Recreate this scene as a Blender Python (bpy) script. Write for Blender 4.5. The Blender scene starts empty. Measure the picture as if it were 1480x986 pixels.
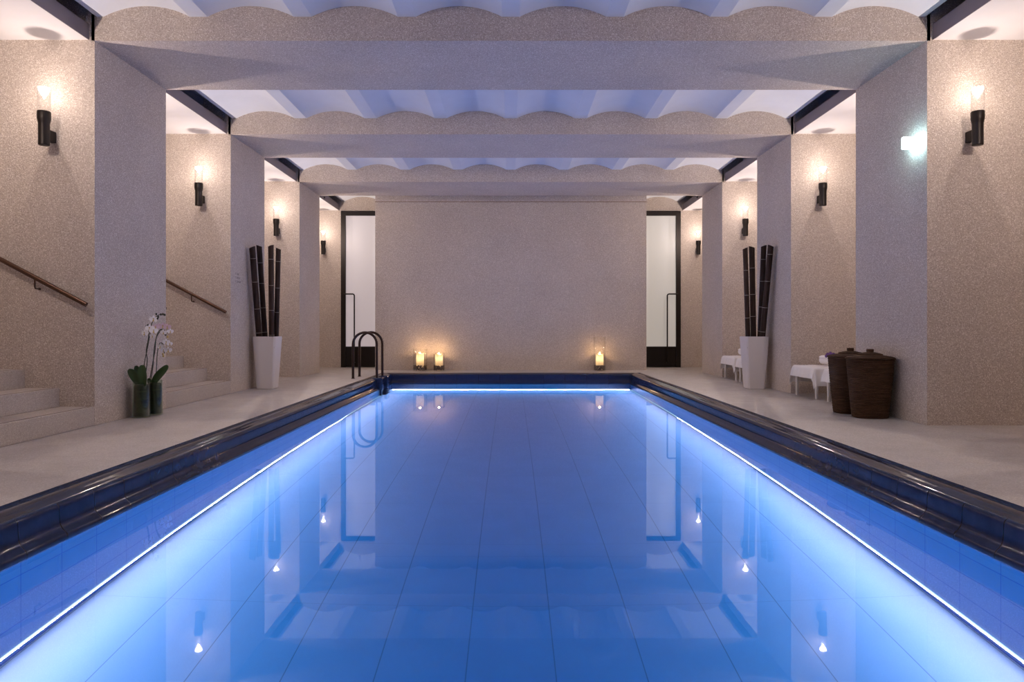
import bpy, bmesh, math, random
from mathutils import Vector, Matrix
random.seed(7)
PI = math.pi
scene = bpy.context.scene
COL = scene.collection

# ------------------------------------------------------------------ camera
cam_d = bpy.data.cameras.new('camera')
cam = bpy.data.objects.new('camera', cam_d); COL.objects.link(cam)
cam.location = (0, 0, 0.9); cam.rotation_euler = (PI/2, 0, 0)
cam_d.sensor_width = 36; cam_d.lens = 1000/1480*36
cam_d.shift_x = 1.7/1480; cam_d.shift_y = -19.5/1480
cam_d.clip_start = 0.05; cam_d.clip_end = 100
scene.camera = cam

# ------------------------------------------------------------------ world, exposure, light levels
w = bpy.data.worlds.new('world'); scene.world = w; w.use_nodes = True
w.node_tree.nodes['Background'].inputs[0].default_value = (0.02, 0.02, 0.025, 1)
w.node_tree.nodes['Background'].inputs[1].default_value = 0.0
scene.view_settings.view_transform = 'Standard'; scene.view_settings.look = 'None'
scene.view_settings.gamma = 1.0; scene.view_settings.use_curve_mapping = False
scene.view_settings.exposure = 0.2
SCONCE_W = 54.0; SCONCE_C = (1.0, 0.83, 0.75)
LED_W = 630.0;  LED_C = (8.4, 1.42, 1.60)        # per 13 m of strip
CANDLE_W = 4.2; CANDLE_C = (1.0, 0.62, 0.32)
cy = scene.cycles
cy.caustics_refractive = True; cy.caustics_reflective = False
cy.max_bounces = 14; cy.diffuse_bounces = 7; cy.glossy_bounces = 6; cy.transmission_bounces = 8
cy.transparent_max_bounces = 16; cy.blur_glossy = 0.5
cy.sample_clamp_indirect = 4.0
cy.use_denoising = True
try: cy.denoiser = 'OPENIMAGEDENOISE'
except Exception: pass

def soften(ld, mode='Linear', k=1.0, smooth=0.0):          # lamps fade more gently than real ones, to even out the tone
    ld.use_nodes = True; t = ld.node_tree; e = t.nodes.get('Emission') or t.nodes.new('ShaderNodeEmission')
    f = t.nodes.new('ShaderNodeLightFalloff'); f.inputs['Strength'].default_value = k; f.inputs['Smooth'].default_value = smooth
    if mode == 'Mixed':
        a = t.nodes.new('ShaderNodeMath'); a.operation = 'MULTIPLY_ADD'; a.inputs[1].default_value = .06
        t.links.new(f.outputs['Linear'], a.inputs[0]); t.links.new(f.outputs['Quadratic'], a.inputs[2]); t.links.new(a.outputs[0], e.inputs['Strength'])
    elif mode == 'Strip':
        a = t.nodes.new('ShaderNodeMath'); a.operation = 'MULTIPLY_ADD'; a.inputs[1].default_value = .5
        t.links.new(f.outputs['Linear'], a.inputs[0]); t.links.new(f.outputs['Constant'], a.inputs[2]); t.links.new(a.outputs[0], e.inputs['Strength'])
    else: t.links.new(f.outputs[mode], e.inputs['Strength'])

# ------------------------------------------------------------------ dimensions
W = 3.83; WO = 6.75            # pier inner face, outer walls
YP = [(0.19, 1.5), (3.277, 4.593), (6.367, 7.683), (9.457, 10.758), (12.537, 13.85)]
YEND = 15.65; YBACK = -2.6
ZB = 3.54; ZV = 3.76; ZT = 4.2
PX = 2.32; PY0, PY1 = 0.45, 13.40; WZ = -0.195; FZ = WZ - 1.16

# ------------------------------------------------------------------ helpers
def link(o, parent=None):
    COL.objects.link(o)
    if parent: o.parent = parent
    return o
def obj(name, bm, m, parent=None, smooth=False, recalc=True):
    if recalc: bmesh.ops.recalc_face_normals(bm, faces=bm.faces)
    me = bpy.data.meshes.new(name); bm.to_mesh(me); bm.free()
    if m: me.materials.append(m)
    if smooth:
        for p in me.polygons: p.use_smooth = True
        if smooth is not True:
            try: me.set_sharp_from_angle(angle=math.radians(smooth))
            except Exception: pass
    return link(bpy.data.objects.new(name, me), parent)
def struct(name, bm, m, **k):
    o = obj(name, bm, m, **k); o['kind'] = 'structure'; return o
def thing(name, label, cat, loc=(0,0,0), rz=0, group=None):
    o = bpy.data.objects.new(name, None); COL.objects.link(o); o.empty_display_size = .1
    o.location = loc; o.rotation_euler = (0, 0, rz)
    return tag(o, label, cat, group)
def tag(o, label, cat, group=None):
    o['label'] = label; o['category'] = cat
    if group: o['group'] = group
    return o
def children(o): return [c for c in bpy.data.objects if c.parent == o]
def copy_tree(o, parent=None):
    c = o.copy(); COL.objects.link(c)
    if parent: c.parent = parent
    for ch in children(o): copy_tree(ch, c)
    return c
def B(): return bmesh.new()
def box(bm, x0, x1, y0, y1, z0, z1, bev=0, seg=2):
    vs = [bm.verts.new((x, y, z)) for x in (x0, x1) for y in (y0, y1) for z in (z0, z1)]
    f = [(0,1,3,2),(4,6,7,5),(0,4,5,1),(2,3,7,6),(0,2,6,4),(1,5,7,3)]
    fs = [bm.faces.new([vs[i] for i in q]) for q in f]
    if bev:
        es = set(e for q in fs for e in q.edges)
        bmesh.ops.bevel(bm, geom=list(es), offset=bev, segments=seg, affect='EDGES', profile=.5)
    return bm
def lathe(bm, prof, n=32, c=(0,0,0), cap=True):
    rings = []
    for r, z in prof:
        if r < 1e-6: rings.append([bm.verts.new((c[0], c[1], c[2]+z))])
        else: rings.append([bm.verts.new((c[0]+r*math.cos(2*PI*i/n), c[1]+r*math.sin(2*PI*i/n), c[2]+z)) for i in range(n)])
    for a, b in zip(rings, rings[1:]):
        if len(a) == 1 and len(b) == 1: continue
        for i in range(n):
            j = (i+1) % n
            if len(a) == 1: bm.faces.new((a[0], b[i], b[j]))
            elif len(b) == 1: bm.faces.new((a[i], b[0], a[j]))
            else: bm.faces.new((a[i], a[j], b[j], b[i]))
    if cap:
        for r in (rings[0], rings[-1]):
            if len(r) > 1: bm.faces.new(r)
    return bm
def tube(bm, pts, rad, n=10, cap=True):
    pts = [Vector(p) for p in pts]; rings = []; up = None
    R = rad if isinstance(rad, (list, tuple)) else [rad]*len(pts)
    for i, p in enumerate(pts):
        t = ((pts[min(i+1, len(pts)-1)] - pts[max(i-1, 0)])).normalized()
        if up is None:
            a = Vector((0,0,1)) if abs(t.z) < .9 else Vector((1,0,0))
            up = t.cross(a).normalized()
        up = (up - t*up.dot(t)).normalized(); s = t.cross(up)
        rings.append([bm.verts.new(p + R[i]*(math.cos(2*PI*k/n)*up + math.sin(2*PI*k/n)*s)) for k in range(n)])
    for a, b in zip(rings, rings[1:]):
        for k in range(n): bm.faces.new((a[k], a[(k+1)%n], b[(k+1)%n], b[k]))
    if cap: bm.faces.new(rings[0]); bm.faces.new(rings[-1])
    return bm
def prism_y(bm, prof, y0, y1):          # closed (x, z) outline extruded along y
    a = [bm.verts.new((x, y0, z)) for x, z in prof]; b = [bm.verts.new((x, y1, z)) for x, z in prof]
    n = len(prof)
    for i in range(n): bm.faces.new((a[i], a[(i+1)%n], b[(i+1)%n], b[i]))
    bm.faces.new(a); bm.faces.new(b)
    return bm
def grid_surf(bm, fn, nu, nv, thick=0):
    g = [[bm.verts.new(fn(i/nu, j/nv)) for j in range(nv+1)] for i in range(nu+1)]
    for i in range(nu):
        for j in range(nv): bm.faces.new((g[i][j], g[i+1][j], g[i+1][j+1], g[i][j+1]))
    if thick:
        bmesh.ops.recalc_face_normals(bm, faces=bm.faces)
        bmesh.ops.solidify(bm, geom=list(bm.faces), thickness=thick)
    return bm

# ------------------------------------------------------------------ materials
def mat(name, color=(.8,.8,.8), rough=.5, metal=0, spec=.5, **k):
    m = bpy.data.materials.new(name); m.use_nodes = True
    nt = m.node_tree; p = nt.nodes['Principled BSDF']
    p.inputs['Base Color'].default_value = (*color, 1); p.inputs['Roughness'].default_value = rough
    p.inputs['Metallic'].default_value = metal; p.inputs['Specular IOR Level'].default_value = spec
    for a, v in k.items(): p.inputs[a.replace('_', ' ')].default_value = v
    return m
class N:
    def __init__(s, m): s.t = m.node_tree; s.p = s.t.nodes.get('Principled BSDF'); s.co = None
    def n(s, typ, **k):
        x = s.t.nodes.new(typ)
        for a, v in k.items(): setattr(x, a, v)
        return x
    def l(s, a, b): s.t.links.new(a, b)
    def obj(s):
        if not s.co: s.co = s.n('ShaderNodeTexCoord').outputs['Object']
        return s.co
    def math(s, op, a, b=None):
        x = s.n('ShaderNodeMath', operation=op)
        for i, v in enumerate((a, b)):
            if v is None: continue
            if isinstance(v, (int, float)): x.inputs[i].default_value = v
            else: s.l(v, x.inputs[i])
        return x.outputs[0]
    def noise(s, scale, detail=2, rough=.5, vec=None, stretch=None):
        x = s.n('ShaderNodeTexNoise'); x.inputs['Scale'].default_value = scale
        x.inputs['Detail'].default_value = detail; x.inputs['Roughness'].default_value = rough
        v = vec or s.obj()
        if stretch:
            mp = s.n('ShaderNodeMapping'); mp.inputs['Scale'].default_value = stretch; s.l(v, mp.inputs[0]); v = mp.outputs[0]
        s.l(v, x.inputs['Vector']); return x.outputs['Fac']
    def ramp(s, fac, stops):
        x = s.n('ShaderNodeValToRGB'); e = x.color_ramp.elements
        while len(e) < len(stops): e.new(.5)
        for el, (p, c) in zip(e, stops):
            el.position = p; el.color = (*c, 1) if not isinstance(c, (int, float)) else (c, c, c, 1)
        s.l(fac, x.inputs[0]); return x.outputs[0]
    def mix(s, fac, a, b, mode='MIX'):
        x = s.n('ShaderNodeMix', data_type='RGBA', blend_type=mode)
        for i, v in ((0, fac), (6, a), (7, b)):
            if isinstance(v, (int, float)): x.inputs[i].default_value = v
            elif isinstance(v, tuple): x.inputs[i].default_value = (*v, 1)
            else: s.l(v, x.inputs[i])
        return x.outputs[2]
    def bump(s, h, strength=.3, dist=.01):
        x = s.n('ShaderNodeBump'); x.inputs['Strength'].default_value = strength; x.inputs['Distance'].default_value = dist
        s.l(h, x.inputs['Height']); s.l(x.outputs[0], s.p.inputs['Normal'])
    def lines(s, specs):                # specs: (axis, pitch, offset, half width) -> 1 on a joint
        sep = s.n('ShaderNodeSeparateXYZ'); s.l(s.obj(), sep.inputs[0]); out = None
        for ax, pitch, off, hw in specs:
            v = s.math('FRACT', s.math('DIVIDE', s.math('SUBTRACT', sep.outputs['XYZ'.index(ax)], off - pitch*200.5), pitch))
            k = s.math('LESS_THAN', s.math('ABSOLUTE', s.math('SUBTRACT', v, .5)), hw/pitch)
            out = k if out is None else s.math('MAXIMUM', out, k)
        return out

def plaster(name, base, speck, dark, scale=85, strength=.35):
    m = mat(name, base, .85, spec=.25); q = N(m)
    vor = q.n('ShaderNodeTexVoronoi'); vor.inputs['Scale'].default_value = scale; q.l(q.obj(), vor.inputs['Vector'])
    f = vor.outputs['Distance']
    rnd = q.n('ShaderNodeSeparateColor'); q.l(vor.outputs['Color'], rnd.inputs[0])
    isl = q.math('MULTIPLY', q.math('GREATER_THAN', rnd.outputs[0], .62), q.math('LESS_THAN', f, .42))
    isd = q.math('MULTIPLY', q.math('GREATER_THAN', rnd.outputs[1], .7), q.math('LESS_THAN', f, .45))
    big = q.noise(1.6, 4, .6)
    c = q.mix(isd, base, dark); c = q.mix(isl, c, speck)
    c = q.mix(1.0, c, q.ramp(big, [(.3, (.90,.90,.90)), (.7, (1,1,1))]), 'MULTIPLY')
    q.l(c, q.p.inputs['Base Color'])
    q.bump(q.math('ADD', f, q.noise(220, 2)), strength, .006)
    return m
M_WALL = plaster('roughcast_stone_wall', (.55,.47,.40), (.80,.73,.66), (.40,.335,.29), 100)
M_PIER = M_WALL
M_CENTER = M_WALL
def smooth_plaster(name, base, rough=.7):
    m = mat(name, base, rough, spec=.3); q = N(m)
    q.l(q.mix(1.0, base, q.ramp(q.noise(2.2, 5, .6), [(.3, .93), (.7, 1.0)]), 'MULTIPLY'), q.p.inputs['Base Color'])
    q.bump(q.noise(140, 2), .08, .003); return m
M_VAULT = smooth_plaster('painted_vault_plaster', (.74,.76,.79))
M_SIDECEIL = smooth_plaster('painted_flat_ceiling', (.64,.61,.60))
M_CAVE = mat('dark_slot_lining', (.26,.24,.25), .8)
M_BULK = smooth_plaster('grey_ceiling_edge', (.20,.17,.18))
def floor_mat():
    m = mat('honed_terrazzo_floor', (.5,.45,.41), .42, spec=.35); q = N(m)
    vor = q.n('ShaderNodeTexVoronoi'); vor.inputs['Scale'].default_value = 150; q.l(q.obj(), vor.inputs['Vector'])
    sc = q.n('ShaderNodeSeparateColor'); q.l(vor.outputs['Color'], sc.inputs[0])
    c = q.ramp(sc.outputs[0], [(0, (.43,.385,.35)), (.6, (.50,.455,.42)), (1, (.64,.59,.55))])
    c = q.mix(1.0, c, q.ramp(q.noise(1.3, 5, .65), [(.25, .86), (.75, 1.04)]), 'MULTIPLY')
    j = q.lines([('X', 7.66, 3.83, .003), ('Y', 1.5435, 6.367, .002)])
    c = q.mix(q.math('MULTIPLY', j, .45), c, (.16,.13,.12))
    q.l(c, q.p.inputs['Base Color'])
    q.l(q.ramp(q.noise(5, 4), [(.3, .34), (.7, .5)]), q.p.inputs['Roughness'])
    q.bump(q.noise(260, 2), .08, .002); return m
M_FLOOR = floor_mat()
def coping_mat():
    m = mat('navy_glazed_coping_tile', (.012,.018,.045), .10, spec=.32); q = N(m)
    geo_lines = q.lines([('Y', .30, 3.276, .0035)])
    c = q.mix(geo_lines, q.ramp(q.noise(9, 4, .6), [(.3, (.012,.020,.048)), (.7, (.024,.034,.072))]), (.004,.004,.006))
    q.l(c, q.p.inputs['Base Color'])
    q.l(q.ramp(q.noise(24, 4), [(.35, .05), (.75, .14)]), q.p.inputs['Roughness'])
    h = q.math('SUBTRACT', q.math('MULTIPLY', q.noise(16, 2), .25), q.math('MULTIPLY', geo_lines, .6))
    q.bump(h, .35, .006); return m
M_COPING = coping_mat()
def coping_mat_x():
    m = mat('navy_glazed_coping_tile_end', (.012,.018,.045), .10, spec=.32); q = N(m)
    ln = q.lines([('X', .42, .21, .0022)])
    q.l(q.mix(ln, (.014,.020,.045), (.004,.004,.006)), q.p.inputs['Base Color'])
    q.bump(q.math('SUBTRACT', q.math('MULTIPLY', q.noise(16, 2), .25), q.math('MULTIPLY', ln, .6)), .35, .006); return m
M_COPING_X = coping_mat_x()
def pool_tile(name, base, specs, grout=(.05,.07,.14)):
    m = mat(name, base, .3, spec=.3); q = N(m)
    ln = q.lines(specs)
    c = q.mix(1.0, base, q.ramp(q.noise(3, 3), [(.3, .94), (.7, 1.0)]), 'MULTIPLY')
    q.l(q.mix(ln, c, grout), q.p.inputs['Base Color']); return m
TILE = (.58,.70,.82)
TILEW = (.17,.19,.19)
M_PTX = pool_tile('pool_wall_tile', TILEW, [('Y', .30, 3.276, .0025), ('Z', .30, WZ-.25, .006)])
M_PTY = pool_tile('pool_end_tile', TILEW, [('X', .42, .21, .0025), ('Z', .30, WZ-.25, .0018)])
M_PFL = pool_tile('pool_floor_tile', TILE, [('X', .42, .21, .0028), ('Y', .84, 3.0, .0010)], (.32,.40,.47))
def water_mat():
    m = bpy.data.materials.new('pool_water'); m.use_nodes = True; t = m.node_tree; t.nodes.clear()
    o = t.nodes.new('ShaderNodeOutputMaterial'); g = t.nodes.new('ShaderNodeBsdfRefraction')
    g.inputs['IOR'].default_value = 1.333; g.inputs['Roughness'].default_value = 0.0; g.inputs['Color'].default_value = (1,1,1,1)
    a = t.nodes.new('ShaderNodeVolumeAbsorption'); a.inputs['Color'].default_value = (.0,.675,.845,1); a.inputs['Density'].default_value = 1.62
    gl = t.nodes.new('ShaderNodeBsdfGlossy'); gl.inputs['Roughness'].default_value = .012
    fr = t.nodes.new('ShaderNodeFresnel'); fr.inputs[0].default_value = 1.62; mx = t.nodes.new('ShaderNodeMixShader')
    t.links.new(fr.outputs[0], mx.inputs[0]); t.links.new(g.outputs[0], mx.inputs[1]); t.links.new(gl.outputs[0], mx.inputs[2]); t.links.new(mx.outputs[0], o.inputs['Surface']); t.links.new(a.outputs[0], o.inputs['Volume'])
    tc = t.nodes.new('ShaderNodeTexCoord'); nz = t.nodes.new('ShaderNodeTexNoise'); nz.inputs['Scale'].default_value = 2.2; nz.inputs['Detail'].default_value = 1
    b = t.nodes.new('ShaderNodeBump'); b.inputs['Strength'].default_value = .10; b.inputs['Distance'].default_value = .002
    t.links.new(tc.outputs['Object'], nz.inputs['Vector']); t.links.new(nz.outputs['Fac'], b.inputs['Height']); t.links.new(b.outputs[0], g.inputs['Normal']); t.links.new(b.outputs[0], gl.inputs['Normal'])
    return m
M_WATER = water_mat()
def emis(name, color, strength, mixt=0):
    m = bpy.data.materials.new(name); m.use_nodes = True; t = m.node_tree; t.nodes.clear()
    o = t.nodes.new('ShaderNodeOutputMaterial'); e = t.nodes.new('ShaderNodeEmission')
    e.inputs[0].default_value = (*color, 1); e.inputs[1].default_value = strength
    if mixt:
        a = t.nodes.new('ShaderNodeAddShader'); tr = t.nodes.new('ShaderNodeBsdfTransparent'); tr.inputs[0].default_value = (mixt, mixt, mixt, 1)
        t.links.new(e.outputs[0], a.inputs[0]); t.links.new(tr.outputs[0], a.inputs[1]); t.links.new(a.outputs[0], o.inputs[0])
    else: t.links.new(e.outputs[0], o.inputs[0])
    return m
def clear_glass(name, tint=(.97,.97,.97), gloss=.12, rough=.02):
    m = bpy.data.materials.new(name); m.use_nodes = True; t = m.node_tree; t.nodes.clear()
    o = t.nodes.new('ShaderNodeOutputMaterial'); tr = t.nodes.new('ShaderNodeBsdfTransparent'); tr.inputs[0].default_value = (*tint, 1)
    g = t.nodes.new('ShaderNodeBsdfGlossy'); g.inputs['Roughness'].default_value = rough
    lw = t.nodes.new('ShaderNodeLayerWeight'); lw.inputs[0].default_value = .35
    mm = t.nodes.new('ShaderNodeMath'); mm.operation = 'MULTIPLY_ADD'; mm.inputs[1].default_value = .28; mm.inputs[2].default_value = gloss*.4
    mx = t.nodes.new('ShaderNodeMixShader')
    t.links.new(lw.outputs['Facing'], mm.inputs[0]); t.links.new(mm.outputs[0], mx.inputs[0])
    t.links.new(tr.outputs[0], mx.inputs[1]); t.links.new(g.outputs[0], mx.inputs[2]); t.links.new(mx.outputs[0], o.inputs[0])
    return m
M_GLASS = clear_glass('clear_glass', (.985,.985,.985), .05, .05)
M_GLASSV = clear_glass('vase_glass', (.90,.95,.90), .06, .03)
M_LED = emis('led_tube', (1.0,.28,.20), 12)
M_SCONE = emis('glowing_lamp_prism', (1.0,.86,.76), 9, .9)
M_BLACK = mat('blackened_bronze', (.022,.017,.015), .42, .6)
M_BRONZE = mat('dark_bronze_rail', (.10,.055,.038), .35, .8)
M_STEELD = mat('dark_bronze_tube', (.055,.035,.032), .3, .8)
M_WHITE = mat('white_lacquer', (.72,.69,.67), .35)
M_PLANTER = mat('matt_white_planter', (.66,.62,.60), .5)
def fabric(name, c):
    m = mat(name, c, .95, spec=.1); q = N(m); q.bump(q.noise(160, 3, .7), .4, .004); return m
M_TOWEL = fabric('white_terry_towel', (.86,.82,.80))
M_SHEET = fabric('white_cotton_cloth', (.84,.81,.80))
M_CUSH = fabric('cream_cushion', (.62,.57,.52))
def wicker():
    m = mat('dark_woven_rattan', (.06,.032,.022), .75, spec=.08); q = N(m)
    wv = q.n('ShaderNodeTexWave', wave_type='BANDS', bands_direction='Z'); wv.inputs['Scale'].default_value = 22
    wv.inputs['Distortion'].default_value = 1.6; wv.inputs['Detail'].default_value = 2; wv.inputs['Detail Scale'].default_value = 1.5
    q.l(q.obj(), wv.inputs['Vector'])
    v = q.noise(6, 3, .6, stretch=(1,1,9))
    f = q.math('MULTIPLY', wv.outputs['Fac'], v)
    q.l(q.ramp(f, [(0, (.020,.010,.006)), (.3, (.060,.030,.017)), (.7, (.17,.092,.050))]), q.p.inputs['Base Color'])
    q.bump(q.math('ADD', wv.outputs['Fac'], q.noise(60, 2, stretch=(1,1,.4))), .7, .008); return m
M_WICKER = wicker()
def bamboo_m():
    m = mat('dark_stained_bamboo', (.05,.032,.028), .45, spec=.12); q = N(m)
    q.l(q.ramp(q.noise(5, 4, .6, stretch=(6,6,.7)), [(.3, (.018,.010,.008)), (.75, (.055,.033,.025))]), q.p.inputs['Base Color']); return m
M_BAMBOO = bamboo_m()
M_NODE = mat('bamboo_node_ring', (.30,.25,.22), .5)
M_BHOLE = mat('bamboo_hollow', (.02,.014,.01), .9)

# ------------------------------------------------------------------ structure
def floor_deck():
    bm = B(); o = .215
    xs = PX + o; y0 = PY0 - o; y1 = PY1 + o
    for a in ((-WO-.2, -xs, YBACK-.2, YEND+.2), (xs, WO+.2, YBACK-.2, YEND+.2), (-xs, xs, YBACK-.2, y0), (-xs, xs, y1, YEND+.2)):
        box(bm, a[0], a[1], a[2], a[3], -.25, 0)
    return struct('floor', bm, M_FLOOR)
floor_deck()
bm = B(); box(bm, -PX-.1, PX+.1, PY0-.1, PY1+.1, FZ-.15, FZ); struct('floor_pool', bm, M_PFL)
for nm, a, m in (('wall_pool_left', (-PX-.15, -PX, PY0, PY1), M_PTX), ('wall_pool_right', (PX, PX+.15, PY0, PY1), M_PTX),
              ('wall_pool_back', (-PX-.15, PX+.15, PY1, PY1+.15), M_PTY), ('wall_pool_front', (-PX-.15, PX+.15, PY0-.15, PY0), M_PTY)):
    bm = B(); box(bm, *a, FZ-.15, WZ-.03 if 0 else -.185); struct(nm, bm, m)
bm = B(); box(bm, -PX-.04, PX+.04, PY0-.04, PY1+.04, FZ-.1, WZ); struct('water', bm, M_WATER)

# coping: offset outward from the pool wall line, height
CP = [(.225,-.26),(.225,-.012),(.215,.000),(.190,.003),(.160,.008),(.130,.013),(.108,.014),(.090,.011),(.066,.004),(.045,-.001),(.030,-.006),(.020,-.016),(.015,-.032),
      (.013,-.058),(.012,-.085),(.009,-.110),(.001,-.132),(-.012,-.148),(-.024,-.160),(-.030,-.178),(-.028,-.200),(-.012,-.218),(0,-.26)]
def refine(p, n=3):
    out = []
    for i in range(len(p)-1):
        p0 = p[max(i-1,0)]; p1 = p[i]; p2 = p[i+1]; p3 = p[min(i+2,len(p)-1)]
        k = n if 0 < i < len(p)-3 else 1
        for j in range(k):
            t = j/k
            if k == 1: out.append(p1); continue
            out.append(tuple(.5*((2*p1[c]) + (-p0[c]+p2[c])*t + (2*p0[c]-5*p1[c]+4*p2[c]-p3[c])*t*t + (-p0[c]+3*p1[c]-3*p2[c]+p3[c])*t**3) for c in (0,1)))
    out.append(p[-1]); return out
CPR = refine(CP)
def coping_run(name, m, side):
    bm = B(); ends = []
    for e in (0, 1):
        r = []
        for o, z in CPR:
            if side in 'LR':
                s = -1 if side == 'L' else 1
                r.append(bm.verts.new((s*(PX+o), (PY0-o) if e == 0 else (PY1+o), z)))
            else:
                y = PY0-o if side == 'F' else PY1+o
                r.append(bm.verts.new(((-1 if e == 0 else 1)*(PX+o), y, z)))
        ends.append(r)
    a, b = ends; n = len(a)
    for i in range(n): bm.faces.new((a[i], a[(i+1)%n], b[(i+1)%n], b[i]))
    bm.faces.new(a); bm.faces.new(b)
    return struct(name, bm, m, smooth=40)
coping_run('trim_1', M_COPING, 'L'); coping_run('trim_2', M_COPING, 'R'); coping_run('trim_3', M_COPING_X, 'B'); coping_run('trim_4', M_COPING_X, 'F')

# piers, beams, end walls
for i, (a, b) in enumerate(YP):
    for s in (-1, 1):
        bm = B(); x0, x1 = sorted((s*W, s*(WO+.1))); box(bm, x0, x1, a, b, -.02, ZT); struct('pillar', bm, M_PIER)
    bm = B(); box(bm, -W-.03, W+.03, a, b, ZB, ZT); struct('beam', bm, M_PIER)
bm = B(); box(bm, -WO-.3, WO+.3, YEND, YEND+.25, ZB, ZT)
for s in (-1, 1):
    x0, x1 = sorted((s*3.84, s*(WO+.3))); box(bm, x0, x1, YEND, YEND+.25, 0, ZB)
box(bm, -2.83, 2.83, YEND, YEND+.25, 0, ZB)
struct('wall_back', bm, M_WALL)
bm = B(); box(bm, -2.868, 2.868, 14.63, 15.0, -.02, ZT); struct('wall_center', bm, M_CENTER)
bm = B(); box(bm, -2.868, 2.868, 14.626, 14.632, 3.552, 3.562); struct('trim_5', bm, mat('brown_joint_line', (.16,.07,.035), .7))  # thin brown joint strip across the top of the wall
bm = B(); box(bm, -WO-.3, WO+.3, YBACK-.2, YBACK, 0, ZT); struct('wall_front', bm, M_WALL)
bm = B(); box(bm, -WO-.3, -WO, YBACK, YEND, 0, ZT); struct('wall_left', bm, M_WALL)
bm = B(); box(bm, WO, WO+.3, YBACK, YEND, 0, ZT); struct('wall_right', bm, M_WALL)
# jack-arch vaults between the beams
P = W/4; FL = .082
def vault_profile():
    x = [(-3.81, ZT)]
    x.append((-3.81, ZV))
    for k in range(8):
        c = -W + P*(k+.5); h = P/2 - FL
        rise = .098; R = (h*h + rise*rise)/(2*rise)
        for j in range(17):
            u = -h + 2*h*j/16
            zz = ZV + math.sqrt(R*R - u*u) - (R - rise)
            xx = c+u
            if abs(xx) < 3.81: x.append((xx, zz))
    x.append((3.81, ZV)); x.append((3.81, ZT)); return x
VP_ = vault_profile()
bays = [(YBACK, YP[0][0])] + [(YP[i][1], YP[i+1][0]) for i in range(4)] + [(YP[4][1], YEND)]
for i, (a, b) in enumerate(bays):
    bm = B(); prism_y(bm, VP_, a, b); struct('ceiling_vault', bm, M_VAULT, smooth=25)
    for s in (-1, 1):
        x0, x1 = sorted((s*3.888, s*(WO+.1))); bm = B(); box(bm, x0, x1, a, b, 3.548, 3.69); struct('ceiling_side', bm, M_SIDECEIL)
        x0, x1 = sorted((s*3.882, s*3.888)); bm = B(); box(bm, x0, x1, a, b, 3.5485, 3.695); x0, x1 = sorted((s*3.882, s*4.20)); box(bm, x0, x1, a, b, 3.69, 3.695); struct('ceiling_edge', bm, M_BULK)
        x0, x1 = sorted((s*3.80, s*4.25)); bm = B(); box(bm, x0, x1, a, b, 4.02, 4.1)
        x0, x1 = sorted((s*4.20, s*4.30)); box(bm, x0, x1, a, b, 3.69, 4.1); struct('ceiling_slot', bm, M_CAVE)
bm = B(); box(bm, -WO-.3, WO+.3, YBACK-.2, YEND+.25, ZT, ZT+.1); struct('ceiling', bm, M_SIDECEIL)

# small dark hooks on the bulkhead edge in the last bay
for s, wd in ((-1, 'stair side'), (1, 'lounger side')):
    bm = B(); box(bm, s*3.884-.012, s*3.884+.004 if s < 0 else s*3.884+.004, 14.36, 14.40, 3.60, 3.70); lathe(bm, [(.012,0),(.012,.03)], 10, (s*3.872, 14.38, 3.585))
    tag(obj('ceiling_hook', bm, M_BLACK), 'tiny black hook on the ceiling edge above the %s glass door' % ('ladder-side' if s < 0 else 'single-candle-side'), 'hook', 'ceiling hooks')

# ------------------------------------------------------------------ doors
M_FROST = emis('backlit_frosted_glass', (.60,.53,.52), 1.0)
def frost(name, ca, cb, s):  # tinted emission in the pane stands in for the lit room behind
    m = bpy.data.materials.new(name); m.use_nodes = True; t = m.node_tree; p = t.nodes['Principled BSDF']
    p.inputs['Base Color'].default_value = (.5,.5,.5,1); p.inputs['Roughness'].default_value = .35
    p.inputs['Emission Color'].default_value = (*ca, 1); p.inputs['Emission Strength'].default_value = s
    return m
M_FROSTL = frost('pinkish_glow_frosted_glass', (.50,.42,.44), None, .50)
M_FROSTR = frost('warm_glow_frosted_glass', (.50,.46,.40), None, .46)
def door(n, s, glass):
    r = bpy.data.objects.new('door_%d' % n, None); COL.objects.link(r); r['kind'] = 'structure'; r.location = (s*3.34, YEND, 0)
    def X(a, b): return sorted((s*a - s*3.34, s*b - s*3.34))
    bm = B(); y0, y1 = -.02, .08
    box(bm, *X(3.735, 3.84), y0, y1, 0, 3.53, .003); box(bm, *X(2.83, 3.735), y0, y1, 3.43, 3.53, .003); box(bm, *X(2.83, 2.90), y0, y1, 0, 3.43, .003)
    obj('door_frame', bm, M_BLACK, r)
    bm = B(); box(bm, *X(2.90, 3.735), .01, .06, .015, .47, .003); obj('kick_panel', bm, M_BLACK, r)
    bm = B(); box(bm, *X(2.90, 3.735), .02, .045, .47, 3.43); obj('glass_pane', bm, glass, r)
    bm = B(); bx = lambda a: s*a - s*3.34
    pts = [(bx(3.76), .0, 1.655), (bx(3.76), -.07, 1.655), (bx(3.74), -.08, 1.655), (bx(3.56), -.08, 1.655), (bx(3.535), -.08, 1.645), (bx(3.522), -.08, 1.62), (bx(3.522), -.08, .14), (bx(3.53), -.07, .115), (bx(3.535), .012, .11)]
    tube(bm, pts, .016, 8); obj('pull_handle', bm, M_BLACK, r, smooth=40)
    return r
door(1, -1, M_FROSTL); door(2, 1, M_FROSTR)

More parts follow.
